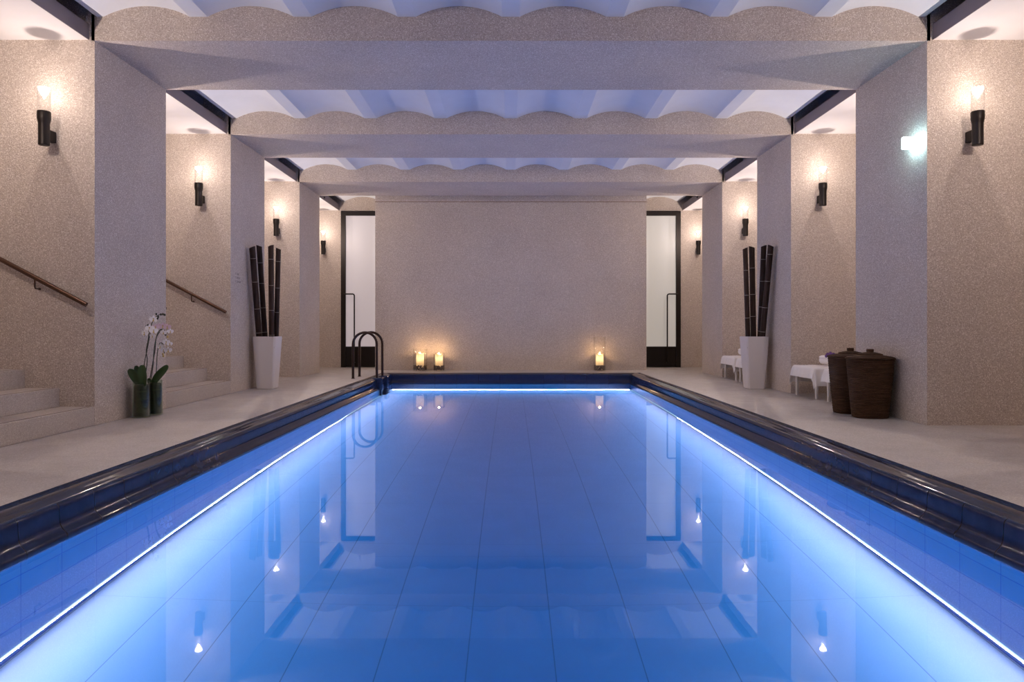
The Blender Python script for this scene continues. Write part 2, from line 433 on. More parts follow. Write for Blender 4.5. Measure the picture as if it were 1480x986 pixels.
# ------------------------------------------------------------------ wall lamps
def make_sconce():
    r = thing('wall_lamp', 'x', 'wall lamp', (0,0,0), 0, 'tubular wall lamps on the piers')
    A = (0, -.135, 0)
    bm = B(); lathe(bm, [(.036,0),(.043,.002),(.046,.006),(.046,.196),(.0475,.202),(.0545,.236),(.0555,.242),(.0555,.302),(.053,.306),(0,.306)], 28, A)
    obj('lamp_body', bm, M_BLACK, r, smooth=35)
    bm = B(); box(bm, -.024, .024, -.092, 0, .055, .155, .004); obj('wall_bracket', bm, M_BLACK, r)
    bm = B(); lathe(bm, [(.0535,.306),(.0535,.520),(.0535,.524),(.0515,.524),(.0515,.308)], 28, A, cap=False)
    g = obj('glass_tube', bm, M_GLASS, r, smooth=35)
    bm = B(); lathe(bm, [(0,.440),(.048,.517),(0,.518)], 28, A); obj('light_prism', bm, M_SCONE, g, smooth=40)
    bm = B(); lathe(bm, [(0,.5225),(.0115,.5225),(.0115,.5262),(0,.5262)], 20, A); obj('ceiling_shadow_stud', bm, M_BLACK, g)  # added opaque stud, sized to cast the dark disc on the ceiling
    ld = bpy.data.lights.new('sconce_light', 'POINT'); ld.energy = SCONCE_W; ld.color = SCONCE_C; ld.shadow_soft_size = .003; soften(ld, 'Mixed', 1.0, .85)
    lo = bpy.data.objects.new('sconce_light', ld); COL.objects.link(lo); lo.parent = r; lo.location = (0, -.135, .48)
    return r
lamp0 = make_sconce()
lab = {
 (1,-1): 'black tube wall lamp behind the camera side, over the first flight of stairs',
 (1,1): 'black tube wall lamp behind the camera side, opposite the stairs',
 (2,-1): 'black tube wall lamp with lit glass top, above the handrail of the front steps',
 (2,1): 'black tube wall lamp on the bare pier beside the bright cyan sign',
 (3,-1): 'black tube wall lamp with lit glass top, above the second handrail and steps',
 (3,1): 'black tube wall lamp with lit glass top, above the lounger with a purple flower',
 (4,-1): 'black tube wall lamp with lit glass top, above bamboo poles on the stair side',
 (4,1): 'black tube wall lamp with lit glass top, above the far loungers behind the planter',
 (5,-1): 'small far black tube wall lamp beside the glass door next to the pool ladder',
 (5,1): 'small far black tube wall lamp beside the glass door past the single candle'}
used = False
for i, y in enumerate([YP[0][0], YP[1][0], YP[2][0], YP[3][0], YP[4][0], YEND]):
    if i == 0: continue
    for s in (-1, 1):
        o = lamp0 if not used else copy_tree(lamp0); used = True
        o.location = (s*4.205, y, 2.54); o['label'] = lab[(i, s)]

for i, (a, y) in enumerate(YP):          # the same lamps on the piers' far faces, out of the photo's sight
    for s in (-1, 1):
        o = copy_tree(lamp0); o.location = (s*4.205, y, 2.54); o.rotation_euler.z = PI
        o['label'] = 'black tube wall lamp hidden on the far face of the %s %s pier' % (['closest', 'second', 'third', 'fourth', 'last'][i], 'stair-side' if s < 0 else 'lounger-side'); o['group'] = 'lamps on the hidden pier faces'

# ------------------------------------------------------------------ underwater light strips
def strip(name, lab, a, b, nrm):
    r = bpy.data.objects.new(name, None); COL.objects.link(r); mid = (Vector(a)+Vector(b))/2; r.location = mid
    tag(r, lab, 'light strip', 'light strips around the pool floor')
    L = (Vector(b)-Vector(a)).length; d = (Vector(b)-Vector(a)).normalized(); n = Vector(nrm)
    bm = B(); h = L/2
    def P3(u, v, z): return d*u + n*v + Vector((0,0,z))
    for (v0, v1, z0, z1) in ((.0, .010, .066, .076),):
        vs = [bm.verts.new(P3(u, v, z)) for u in (-h, h) for v in (v0, v1) for z in (z0, z1)]
        for q in [(0,1,3,2),(4,6,7,5),(0,4,5,1),(2,3,7,6),(0,2,6,4),(1,5,7,3)]: bm.faces.new([vs[i] for i in q])
    obj('led_tube', bm, M_LED, r)
    ld = bpy.data.lights.new('pool_light', 'AREA'); ld.shape = 'RECTANGLE'; ld.size = L; ld.size_y = .012; ld.energy = LED_W*L/13; ld.color = LED_C; soften(ld, 'Linear', 1.0, .05)
    lo = bpy.data.objects.new('pool_light', ld); COL.objects.link(lo); lo.parent = r
    # local -Z points along the normal, local X along d
    z = -(n + Vector((0,0,-.25))).normalized(); x = d; y = z.cross(x)
    lo.matrix_local = Matrix(((x.x,y.x,z.x,0),(x.y,y.y,z.y,0),(x.z,y.z,z.z,0),(0,0,0,1)))
    lo.location = n*.02 + Vector((0,0,.085))
    return r
e = .03
strip('light_strip', 'blue white light strip under water along the stair-side pool wall', (-PX, PY0+e, FZ), (-PX, PY1-e, FZ), (1,0,0))
strip('light_strip', 'blue white light strip under water along the lounger-side pool wall', (PX, PY0+e, FZ), (PX, PY1-e, FZ), (-1,0,0))
strip('light_strip', 'short blue white light strip under water across the far end of the pool', (-PX+e, PY1, FZ), (PX-e, PY1, FZ), (0,-1,0))

# ------------------------------------------------------------------ stairs
M_STEP = plaster('rough_stone_step', (.50,.44,.39), (.62,.56,.51), (.40,.34,.30), 110, .3)
M_STRIP = mat('dark_tread_groove', (.10,.07,.06), .8)
def staircase(y0, y1, lab):
    r = thing('staircase', lab, 'stairs', (-W, (y0+y1)/2, 0), 0, 'stone stairs between the piers')
    h = (y1-y0)/2 - .001
    for k in range(9):
        x1 = -.32*k; x0 = -.32*(k+1) if k < 8 else -(WO-W)+.002
        bm = B(); box(bm, x0, x1, -h, h, 0 if k == 0 else .172*k, .172*(k+1), .003, 1)
        if k > 0: box(bm, x0, x1 - .33 if x1 - .33 > x0 else x1, -h, h, 0, .172*k)if 0 else None
        st = obj('step', bm, M_STEP, r)
        bm = B(); box(bm, x1-.040, x1-.030, -h+.02, h-.02, .172*(k+1)-.001, .172*(k+1)+.0015); obj('tread_groove', bm, M_STRIP, st)
    bm = B()
    for k in range(1, 9): box(bm, -(WO-W)+.002, -.32*k-.004, -h, h, .172*(k-1)+(.0 if k>1 else 0), .172*k-.0005)
    obj('stair_core', bm, M_STEP, r)
    return r
def handrail(ywall, side, lab):         # side -1: fixed to a wall whose face looks to the camera; +1 the opposite wall
    r = thing('handrail', lab, 'handrail', (-3.865, ywall, 1.107), 0, 'sloping handrails beside the stairs')
    bm = B(); yo = side*.065
    k = .529; L = 2.6
    n = Vector((k, 0, 1)).normalized()
    # flat oval bar
    prof = [(math.cos(t)*.017, math.sin(t)*.022) for t in [2*PI*i/12 for i in range(12)]]
    A = [bm.verts.new(Vector((0, yo+p, 0)) + n*q) for p, q in prof]; Bv = [bm.verts.new(Vector((-L, yo+p, L*k)) + n*q) for p, q in prof]
    for i in range(12): bm.faces.new((A[i], A[(i+1)%12], Bv[(i+1)%12], Bv[i]))
    bm.faces.new(A); bm.faces.new(Bv)
    obj('rail', bm, M_BRONZE, r, smooth=40)
    for d in (.47, 1.45, 2.4):
        bm = B(); tube(bm, [(-d, yo, d*k-.02), (-d, yo, d*k-.085), (-d+.006*0, yo*.92, d*k-.10), (-d, yo*.0+side*.004, d*k-.102)], .007, 8)
        cc = (-d, 0, d*k-.102)
        tube(bm, [(cc[0], side*.0005, cc[2]), (cc[0], side*.008, cc[2])], .012, 12)
        obj('bracket', bm, M_BRONZE, r, smooth=40)
    return r
staircase(YP[1][1], YP[2][0], 'pale stone steps with the big handrail, cut off by the picture edge')
staircase(YP[2][1], YP[3][0], 'pale stone steps rising behind the white orchids')
handrail(YP[2][0], -1, 'dark bronze handrail sloping down to the pier before the orchids')
handrail(YP[3][0], -1, 'dark bronze handrail sloping down behind the orchids, on the farther pier')
handrail(YP[1][1], 1, 'dark handrail hidden on the wall facing away, across the front steps')
handrail(YP[2][1], 1, 'dark handrail of which only the end peeks out above the orchids')

# ------------------------------------------------------------------ lettering on the pier
bm = B(); rows = [(.0, [('I',.02)]+[('L',.02),('o',.016),('o',.016)]), (-.055, [('L',.02),('D',.02),('O',.02),('J',.018)]), (-.11, [('D',.02),('e',.017),('e',.017),('p',.017)])]
# small unreadable three-line notice, each character a few strokes
x = -W + .0012
def stroke(y0, z0, y1, z1, t=.0035):
    box(bm, -W-.001, x, min(y0,y1)-t/2, max(y0,y1)+t/2, min(z0,z1)-t/2, max(z0,z1)+t/2)
M_LET = mat('dark_grey_letters', (.06,.05,.06), .6); lr = bpy.data.objects.new('wall_lettering', None); COL.objects.link(lr); lr.location = (-W, 9.7, 1.6); bm.free()
for r_, (zo, n) in enumerate(((1.652, 3), (1.60, 4), (1.545, 5))):
    bm = B()
    for k in range(n):
        y0 = 9.672 + k*.030 ; z0 = zo - .014; hgt = .028 if k == 0 else .020
        stroke(y0, z0, y0, z0+hgt)
        stroke(y0, z0 + (0 if (k+r_) % 2 else hgt*.95), y0+.014, z0 + (0 if (k+r_) % 2 else hgt*.95))
        if k % 2: stroke(y0+.014, z0, y0+.014, z0+hgt*.9)
        if k % 3 == 1: stroke(y0, z0+hgt*.5, y0+.014, z0+hgt*.5)
    stroke(9.63, zo-.014, 9.63, zo+.012)
    o = obj('text_line', bm, M_LET, lr); o.matrix_parent_inverse = Matrix.Translation((W, -9.7, -1.6))
tag(bpy.data.objects['wall_lettering'], 'tiny dark three-line lettering on the pier beside the bamboo planter', 'lettering')

# ------------------------------------------------------------------ escape sign lamp
r = thing('emergency_sign', 'small glowing cyan white sign box projecting from the pier above the baskets', 'sign', (W, 6.50, 2.575))
bm = B(); box(bm, -.020, 0, -.035, .035, .02, .09, .003); obj('mounting_plate', bm, M_WHITE, r)
bm = B(); box(bm, -.152, -.020, -.014, .014, 0, .112, .004); obj('light_panel', bm, emis('sign_glow', (.72,.96,1.0), 14), r)
ld = bpy.data.lights.new('sign_light', 'POINT'); ld.energy = 1.6; ld.color = (.35,.85,1.0); ld.shadow_soft_size = .02
for q in (-.05, .05):
    lo = bpy.data.objects.new('sign_light', ld); COL.objects.link(lo); lo.parent = r; lo.location = (-.045, q, .056)

# ------------------------------------------------------------------ ladder
def ladder():
    r = thing('pool_ladder', 'dark bronze pool ladder with two hooped handrails over the coping', 'ladder', (-2.57, 12.45, 0))
    for k, y in enumerate((-.26, .26)):
        bm = B(); xo, xi, R, zt = -.21, .21, .21, .835-.022
        pts = [(xo, y, -.02), (xo, y, zt-R)]
        pts += [(R*-math.cos(PI*j/16), y, zt-R+R*math.sin(PI*j/16)) for j in range(1, 16)]
        pts += [(xi, y, zt-R), (xi, y, .05), (xi, y, -.02)]
        tube(bm, pts, .0225, 14); obj('handrail_hoop', bm, M_STEELD, r, smooth=50)
        bm = B(); tube(bm, [(.275, y, -.20), (.275, y, -1.15)], .02, 12); obj('ladder_stile', bm, M_STEELD, r, smooth=50)
        bm = B(); box(bm, .105, .325, y-.11, y+.11, -.205, .022, .025, 3); obj('coping_block', bm, M_COPING, r, smooth=40)
        bm = B(); lathe(bm, [(.034,0),(.034,.006),(.026,.012),(0,.012)], 20, (xo, y, 0)); obj('floor_flange', bm, M_STEELD, r, smooth=40)
    for z in (-.32, -.57, -.82, -1.07):
        bm = B()
        box(bm, .265, .36, -.24, .24, z, z+.02, .004)
        for j in range(7): box(bm, .27+j*.0125, .275+j*.0125, -.235, .235, z+.02, z+.024)
        obj('tread', bm, M_STEELD, r)
    return r
ladder()

# ------------------------------------------------------------------ candles in hurricane glasses
def wax_mat():
    m = bpy.data.materials.new('candle_wax'); m.use_nodes = True; t = m.node_tree; t.nodes.clear()
    o = t.nodes.new('ShaderNodeOutputMaterial'); d = t.nodes.new('ShaderNodeBsdfDiffuse'); d.inputs[0].default_value = (.85,.72,.50,1)
    tr = t.nodes.new('ShaderNodeBsdfTranslucent'); tr.inputs[0].default_value = (.97,.84,.60,1)
    mx = t.nodes.new('ShaderNodeMixShader'); mx.inputs[0].default_value = .4
    t.links.new(d.outputs[0], mx.inputs[1]); t.links.new(tr.outputs[0], mx.inputs[2]); t.links.new(mx.outputs[0], o.inputs[0]); return m
M_WAX = wax_mat(); M_FLAME = emis('candle_flame', (1.0,.72,.36), 30)
M_WICK = mat('wick', (.03,.02,.015), .9)
def pebble_mat():
    m = mat('brown_pebble', (.10,.065,.05), .6); return m
M_PEB = pebble_mat()
def candle(x, y, R, H, rc, hc, hp, lab_g, lab_c, seed):
    rnd = random.Random(seed)
    g = thing('hurricane_glass', lab_g, 'glass vase', (x, y, 0), 0, 'glass vases against the far wall')
    bm = B(); lathe(bm, [(0,.001),(R-.006,.001),(R,.006),(R,H-.002),(R-.002,H),(R-.005,H-.002),(R-.005,.012),(0,.010)], 40); obj('glass_cylinder', bm, M_GLASS, g, smooth=40)
    # pebbles are loose small stones past counting
    bm = B()
    for q in range(420):
        a = rnd.uniform(0, 2*PI); zz = rnd.uniform(.02, hp-.008); s = rnd.uniform(.011, .019)
        rr = R-.007-s if rnd.random() < .7 else rnd.uniform(rc*.2, R-.03)
        mt = Matrix.Translation((rr*math.cos(a), rr*math.sin(a), zz)) @ Matrix.Rotation(rnd.uniform(0,3), 4, 'X') @ Matrix.Rotation(rnd.uniform(0,3), 4, 'Z') @ Matrix.Diagonal((s, s*.8, s*.6, 1))
        bmesh.ops.create_icosphere(bm, subdivisions=1, radius=1, matrix=mt)
    p = obj('pebbles', bm, M_PEB, smooth=True); p.location = (x, y, .004); p['kind'] = 'stuff'
    tag(p, 'brown pebbles around the foot of the candle in the %s' % lab_c, 'pebbles')
    c = thing('pillar_candle', 'lit cream pillar candle in the %s' % lab_c, 'candle', (x, y, .012), 0, 'lit pillar candles')
    bm = B(); n = 40; hh = hc-.012
    rings = []
    for z, rr in ((0, rc-.002), (.004, rc), (hh*.5, rc), (hh*.9, rc)):
        rings.append([bm.verts.new((rr*math.cos(2*PI*k/n), rr*math.sin(2*PI*k/n), z)) for k in range(n)])
    rim = [hh + .010*math.sin(3*2*PI*k/n + seed) + .006*math.sin(7*2*PI*k/n) for k in range(n)]
    for rr, dz in ((rc+.002, 0), (rc-.008, .002), (rc-.018, -.025), (rc*.4, -.04)):
        rings.append([bm.verts.new((rr*math.cos(2*PI*k/n), rr*math.sin(2*PI*k/n), rim[k]*(1 if dz > -.02 else 0) + (hh if dz <= -.02 else 0) + dz)) for k in range(n)])
    for a_, b_ in zip(rings, rings[1:]):
        for k in range(n): bm.faces.new((a_[k], a_[(k+1)%n], b_[(k+1)%n], b_[k]))
    bm.faces.new(rings[0]); bm.faces.new(rings[-1])
    obj('wax', bm, M_WAX, c, smooth=60)
    bm = B(); tube(bm, [(0,0,hh-.045),(0,0,hh-.02)], .002, 6); obj('wick', bm, M_WICK, c)
    bm = B(); lathe(bm, [(0,hh-.028),(.006,hh-.022),(.009,hh-.010),(.007,hh+.008),(.003,hh+.022),(0,hh+.032)], 14); obj('flame', bm, M_FLAME, c, smooth=True)
    ld = bpy.data.lights.new('candle_light', 'POINT'); ld.energy = CANDLE_W; ld.color = CANDLE_C; ld.shadow_soft_size = .012
    lo = bpy.data.objects.new('candle_light', ld); COL.objects.link(lo); lo.parent = c; lo.location = (0, 0, hh+.022)
    ld2 = bpy.data.lights.new('wax_glow', 'POINT'); ld2.energy = CANDLE_W*.22; ld2.color = (1.0,.78,.52); ld2.shadow_soft_size = .02  # extra light added inside the wax so that it glows through
    lo = bpy.data.objects.new('wax_glow', ld2); COL.objects.link(lo); lo.parent = c; lo.location = (0, 0, hh-.09)
candle(-1.886, 14.38, .148, .455, .080, .355, .115, 'wide clear glass cylinder with pebbles, the one closer to the ladder', 'wide glass closer to the ladder', 1)
candle(-1.492, 14.38, .120, .375, .079, .350, .110, 'narrower low clear glass cylinder beside the wide one, its rim level with its candle', 'lower glass beside the wide one', 2)
candle(1.845, 14.38, .127, .705, .080, .345, .115, 'tall clear glass cylinder standing alone before the far wall', 'tall glass standing alone', 3)

# ------------------------------------------------------------------ planters with bamboo
def planter(x, y, lab, s):
    r = thing('planter', lab, 'planter', (x, y, 0), 0, 'tall white tapered planters')
    bm = B(); c = .03
    def ring(h, z, ch):
        return [bm.verts.new(p + (z,)) for p in ((-h+ch,-h),(h-ch,-h),(h,-h+ch),(h,h-ch),(h-ch,h),(-h+ch,h),(-h,h-ch),(-h,-h+ch))]
    rr = [ring(.112,0,.012), ring(.122,.006,.014), ring(.168,.765,.022), ring(.160,.768,.022), ring(.158,.762,.02), ring(.150,.62,.02)]
    for a, b in zip(rr, rr[1:]):
        for k in range(8): bm.faces.new((a[k], a[(k+1)%8], b[(k+1)%8], b[k]))
    bm.faces.new(rr[0]); bm.faces.new(rr[-1])
    obj('pot', bm, M_PLANTER, r)
    bm = B(); box(bm, -.149, .149, -.149, .149, .60, .632); obj('soil', bm, mat('dark_soil', (.02,.015,.012), .95), r)
    return r
def bamboo(a, b, rad, lab, seed, group):
    a = Vector(a); b = Vector(b); rnd = random.Random(seed)
    r = thing('bamboo_pole', lab, 'bamboo pole', a, 0, group)
    d = (b-a); L = d.length; d.normalize(); pts = []; R = []; cuts = []
    t = .10 + rnd.uniform(0, .2); nodes = []
    while t < L-.03: nodes.append(t); t += rnd.uniform(.29, .40)
    last = 0
    pts.append(Vector((0,0,0))); R.append(rad)
    for q in nodes:
        for dt, k in ((-.03,.98),(-.010,1.0),(-.003,1.05),(.003,1.05),(.010,.96),(.03,.97)):
            if q+dt > last and q+dt < L-.01: pts.append(d*(q+dt)); R.append(rad*k)
    side = Vector((rnd.choice((-1,1))*rad*.4, 0, 0))
    pts.append(d*(L-.005)); R.append(rad)
    bm = B(); tube(bm, pts, R, 16, cap=False)
    # ragged slanted mouth
    bm.verts.ensure_lookup_table(); top = list(bm.verts)[-16:]
    for v in top: v.co += d*(v.co.x - (d*L).x)*rnd.choice((.5,-.5))*1.0 if 0 else d*((v.co - d*(L-.005)).x*.35*(1 if seed % 2 else -1))
    inner = [bm.verts.new(v.co - (v.co - d*v.co.dot(d))*0 - (v.co - d*(v.co.dot(d)))*.22) for v in top]
    for k in range(16): bm.faces.new((top[k], top[(k+1)%16], inner[(k+1)%16], inner[k]))
    deep = [bm.verts.new(v.co - d*.08) for v in inner]
    for k in range(16): bm.faces.new((inner[k], inner[(k+1)%16], deep[(k+1)%16], deep[k]))
    bm.verts.ensure_lookup_table()
    bm.faces.new(deep); bm.faces.new([bm.verts[k] for k in range(16)])
    obj('culm', bm, M_BAMBOO, r, smooth=40)
    for q in nodes:
        bm = B(); tube(bm, [d*(q-.003), d*(q+.003)], rad*1.07, 16); obj('node_ring', bm, M_NODE, r, smooth=40)
PYc = 10.235
planter(-3.60, PYc, 'tall white tapered planter standing before the pier with lettering', -1)
planter(3.60, PYc, 'tall white tapered planter standing near the loungers and baskets', 1)
def bx(px, y): return (px-738.3)*y/1000
def bz(py, y): return .9 + (473.5-py)*y/1000
gl = 'bamboo poles in the planter beside the lettering'
for i, (tx, ty, bxp, yy, dy, rad, lb) in enumerate(((364.5,357,374.5,10.17,-.15,.044,'dark bamboo pole leaning to the wall, outermost in the planter by the lettering'),
        (374.5,355,383,10.30,.0,.040,'dark bamboo pole second from the wall in the planter by the lettering'),
        (391.5,355,392.6,10.19,.0,.040,'dark upright bamboo pole, third from the wall by the lettering'),
        (402.5,359,399.4,10.29,.0,.037,'slim dark bamboo pole, innermost toward the pool in the planter by the lettering'))):
    zb = .635; 
    def at(px, py, y): return Vector((bx(px, y), y, bz(py, y)))
    top = at(tx, ty, yy+dy); rim = at(bxp, 487, yy); dd = (rim-top); k = (zb-rim.z)/(dd.z); base = rim + dd*k
    bamboo(base, top, rad, lb, 11+i, gl)
gr = 'bamboo poles in the planter near the loungers'
for i, (tx, ty, bxp, yy, dy, rad, lb) in enumerate(((1077,358.5,1081,10.17,0,.036,'dark bamboo pole leaning out toward the pool in the planter near the loungers'),
        (1086.5,357,1089,10.22,0,.042,'dark bamboo pole second from the pool in the planter near the loungers'),
        (1104,355,1098.5,10.30,-.12,.040,'dark bamboo pole third from the pool in the planter near the loungers'),
        (1114,355,1102,10.13,-.15,.042,'dark bamboo pole leaning to the pier in the planter near the loungers'))):
    top = at(tx, ty, yy+dy); rim = at(bxp, 487, yy); dd = (rim-top); k = (zb-rim.z)/(dd.z); base = rim + dd*k
    bamboo(base, top, rad, lb, 31+i, gr)

# ------------------------------------------------------------------ baskets
def basket(x, y, lab, rz):
    r = thing('laundry_basket', lab, 'basket', (x, y, 0), rz, 'lidded woven baskets')
    def sq(bm, prof, n=56, e=2.7, k=.84):
        rings = []
        for rr, z in prof:
            ring = []
            for i in range(n):
                t = 2*PI*i/n; c, s_ = math.cos(t), math.sin(t)
                X = rr*abs(c)**(2/e)*(1 if c >= 0 else -1); Y = rr*k*abs(s_)**(2/e)*(1 if s_ >= 0 else -1)
                ring.append(bm.verts.new((X, Y, z)))
            rings.append(ring)
        for a, b in zip(rings, rings[1:]):
            for i in range(n): bm.faces.new((a[i], a[(i+1)%n], b[(i+1)%n], b[i]))
        bm.faces.new(rings[0]); bm.faces.new(rings[-1]); return bm
    prof = [(.150, 0)]
    nz = 44
    for i in range(nz+1):
        z = .004 + .578*i/nz; rr = .160 + (.212-.160)*(z/.582)**.85
        prof.append((rr + (.0016 if i % 2 else -.0016), z))
    bm = B(); sq(bm, prof); obj('basket_body', bm, M_WICKER, r, smooth=50)
    lp = [(.200,.582),(.219,.584),(.222,.594),(.216,.602),(.19,.612),(.15,.620),(.112,.626),(.114,.632),(.108,.637),(.075,.645),(.05,.652),(.02,.655)]
    bm = B(); sq(bm, lp); lid = obj('lid', bm, M_WICKER, r, smooth=40)
    bm = B(); sq(bm, [(.028,.648),(.028,.656),(.031,.660),(.031,.680),(.027,.685)], 24, 3, 1); obj('knob', bm, M_WICKER, lid, smooth=30)
    return r
basket(3.595, 6.925, 'dark brown woven basket with knobbed lid, whole and in front of its twin', 0)
basket(3.583, 7.300, 'dark brown woven basket with knobbed lid, partly hidden behind its twin', .02)

# ------------------------------------------------------------------ loungers
def drape(w, x1, of, os, z0, seed, sag=.0):
    """cloth over the foot end of a bed of half width w: from x=x1 to the foot edge x=0, hanging of over the foot and os at the sides"""
    rnd = random.Random(seed); ph = rnd.uniform(0, 6)
    bm = B()
    def fn(u, v):
        a = -of + (x1+of)*u; b = -(w+os) + 2*(w+os)*v
        ea = max(0, -a); eb = max(0, abs(b)-w); sg = 1 if b > 0 else -1
        x = max(a, 0); y = max(-w, min(w, b)); z = z0 + .003*math.sin(a*23+ph)*math.sin(b*17)
        drop = math.hypot(ea, eb)
        if drop > 0:
            rip = .012*math.sin(b*26+ph)*min(1, ea/.05) if ea >= eb else .012*math.sin(a*24+ph)*min(1, eb/.05)
            outw = .012*min(1, drop/.02) + .035*drop/.2
            nx = -ea/drop; ny = sg*eb/drop
            x += nx*(outw+abs(rip)); y += ny*(outw+abs(rip)); z = z0 - max(0, drop-.006)*.97
        return (x, y, z)
    grid_surf(bm, fn, 40, 60, .004)
    return bm
def make_lounger():
    r = thing('sun_lounger', 'x', 'sun lounger', (0,0,0), 0, 'white sun loungers')
    bm = B()
    for s in (-1, 1): box(bm, .0, 1.9, s*.30-.016, s*.30+.016, .315, .365, .004)
    box(bm, 0, .032, -.30, .30, .315, .365, .004); box(bm, 1.87, 1.9, -.30, .30, .315, .365, .004)
    obj('frame', bm, M_WHITE, r)
    for x in (.035, 1.62):
        for s in (-1, 1):
            bm = B(); lathe(bm, [(.017,0),(.019,.004),(.022,.315)], 14, (x, s*.295, 0)); obj('leg', bm, M_WHITE, r, smooth=40)
    bm = B(); box(bm, .005, 1.25, -.31, .31, .366, .392, .01); obj('cushion', bm, M_CUSH, r, smooth=30)
    bm = B(); box(bm, 0, .68, -.31, .31, 0, .03, .01)
    bmesh.ops.rotate(bm, verts=bm.verts, cent=(0,0,0), matrix=Matrix.Rotation(-math.radians(32), 3, 'Y')); bmesh.ops.translate(bm, verts=bm.verts, vec=(1.25, 0, .37))
    obj('backrest', bm, M_CUSH, r, smooth=30)
    return r
lg0 = make_lounger(); first = True
for i, (x, y, lb, lt) in enumerate(((3.80, 8.97, 'white sun lounger between the piers carrying the rolled towel with purple flower', 'white cloth over the foot of the lounger with the purple flower'),
        (3.81, 8.07, 'white sun lounger mostly hidden behind the two brown baskets', 'white cloth corner showing just behind the brown baskets'),
        (3.80, 12.06, 'white sun lounger in the far bay, farther along than its neighbour', 'white cloth over the lounger in the far bay beside the tall planter'),
        (3.76, 10.88+.16, 'white sun lounger in the far bay, mostly hidden by the white planter', 'white cloth just peeping out behind the white planter'))):
    if i == 3: y = 11.13 - .31 + .02; y = 11.15-.30+.28
    o = lg0 if first else copy_tree(lg0); first = False
    o.location = (x, y, 0); o['label'] = lb
    c = obj('foot_cloth', drape(.315, .62, .15 if i % 2 == 0 else .16, .24 if i != 1 else .07, .398, i), M_SHEET, smooth=60)
    c.location = (x, y, 0); tag(c, lt, 'cloth', 'white cloths on the loungers')
def towel_roll(x, y, lb, L=.42):
    bm = B(); n = 90; pts = []
    for i in range(n+1):
        t = i/n; a = 2*PI*3.6*t; rr = .012 + .053*t; pts.append((rr*math.cos(a-1.2), rr*math.sin(a-1.2)))
    prof = pts
    a = [[bm.verts.new((p[0], yy, p[1]+.066)) for p in prof] for yy in (-L/2, -L/2+.01, L/2-.01, L/2)]
    for q, ww in zip(a, a[1:]):
        for i in range(n): bm.faces.new((q[i], q[i+1], ww[i+1], ww[i]))
    bmesh.ops.recalc_face_normals(bm, faces=bm.faces); bmesh.ops.solidify(bm, geom=list(bm.faces), thickness=.011)
    o = obj('rolled_towel', bm, M_TOWEL, smooth=60); o.location = (x, y, .404); tag(o, lb, 'towel', 'rolled white towels'); return o
towel_roll(4.14, 8.97, 'white rolled towel under the purple flower on the lounger')
towel_roll(4.08, 12.06, 'small white rolled towel on the far lounger beside the planter')

# ------------------------------------------------------------------ flowers
def petal(bm, L, wd, ang, tilt, c, rot, cup=.25):
    def fn(u, v):
        s_ = math.sin(PI*min(1, (u*.93+.03)))**.65*wd*(.55+.45*u); x = L*u; y = (v-.5)*2*s_*.5
        z = cup*(y*y)/wd*2 + L*tilt*u*u
        p = Vector((x, y, z)); p = Matrix.Rotation(ang, 3, 'Z') @ p
        return rot @ p + c
    g = [[bm.verts.new(fn(i/6, j/4)) for j in range(5)] for i in range(7)]
    for i in range(6):
        for j in range(4): bm.faces.new((g[i][j], g[i+1][j], g[i+1][j+1], g[i][j+1]))
M_PETAL = mat('white_orchid_petal', (.92,.90,.90), .6); M_PINK = mat('pink_blushed_petal', (.70,.52,.60), .6)
M_LIP = mat('yellow_orchid_lip', (.55,.40,.12), .6); M_PURP = mat('purple_petal', (.10,.03,.19), .6)
M_LEAF = mat('dark_green_leaf', (.035,.075,.022), .35, spec=.5); M_STEM = mat('dark_flower_stem', (.035,.04,.02), .6)
def blossom(name, parent, c, facing, size, m, lip=True):
    z = Vector(facing).normalized(); x = z.orthogonal().normalized()
    upv = Vector((0,0,1)); x = (upv - z*upv.dot(z)).normalized(); y = z.cross(x)
    R = Matrix((x, y, z)).transposed(); bm = B()
    for a, L, wd in ((0,.95,.62),(2*PI*.36,.85,.55),(-2*PI*.36,.85,.55),(PI*.44,1.0,1.1),(-PI*.44,1.0,1.1)):
        petal(bm, size*L*.5, size*wd*.55, a, -.05, Vector(c), R)
    o = obj(name, bm, m, parent, smooth=True, recalc=False)
    if lip:
        bm = B(); petal(bm, size*.26, size*.22, PI, .5, Vector(c)+z*.003, R, .8); petal(bm, size*.14, size*.18, 0, .7, Vector(c)+z*.003, R, .8)
        obj('flower_lip', bm, M_LIP, o, smooth=True, recalc=False)
    return o
def leaf(parent, pts, wd, m=M_LEAF):
    bm = B(); pts = [Vector(p) for p in pts]
    def cr(t):
        k = t*(len(pts)-1); i = min(int(k), len(pts)-2); f = k-i
        p0, p1, p2, p3 = pts[max(i-1,0)], pts[i], pts[i+1], pts[min(i+2,len(pts)-1)]
        return .5*((2*p1)+(-p0+p2)*f+(2*p0-5*p1+4*p2-p3)*f*f+(-p0+3*p1-3*p2+p3)*f**3)
    def fn(u, v):
        p = cr(u); t = (cr(min(1,u+.02))-cr(max(0,u-.02))).normalized()
        s_ = t.cross(Vector((0,-1,.25))).normalized()
        ww = wd*(math.sin(PI*(u*.86+.10)))**.6
        nn = s_.cross(t)
        return p + s_*(v-.5)*ww + nn*abs(v-.5)**1.3*wd*.35
    grid_surf(bm, fn, 14, 6, .0025)
    return obj('leaf', bm, m, parent, smooth=60)
def vase(x, y, R, H, lab):
    v = thing('glass_vase', lab, 'vase', (x, y, 0), 0, 'glass vases with orchids')
    bm = B(); lathe(bm, [(0,.001),(R-.004,.001),(R,.005),(R*.92,H-.002),(R*.92-.002,H),(R*.92-.004,H-.002),(R-.005,.014),(0,.012)], 36); obj('glass_cylinder', bm, M_GLASSV, v, smooth=40)
    return v
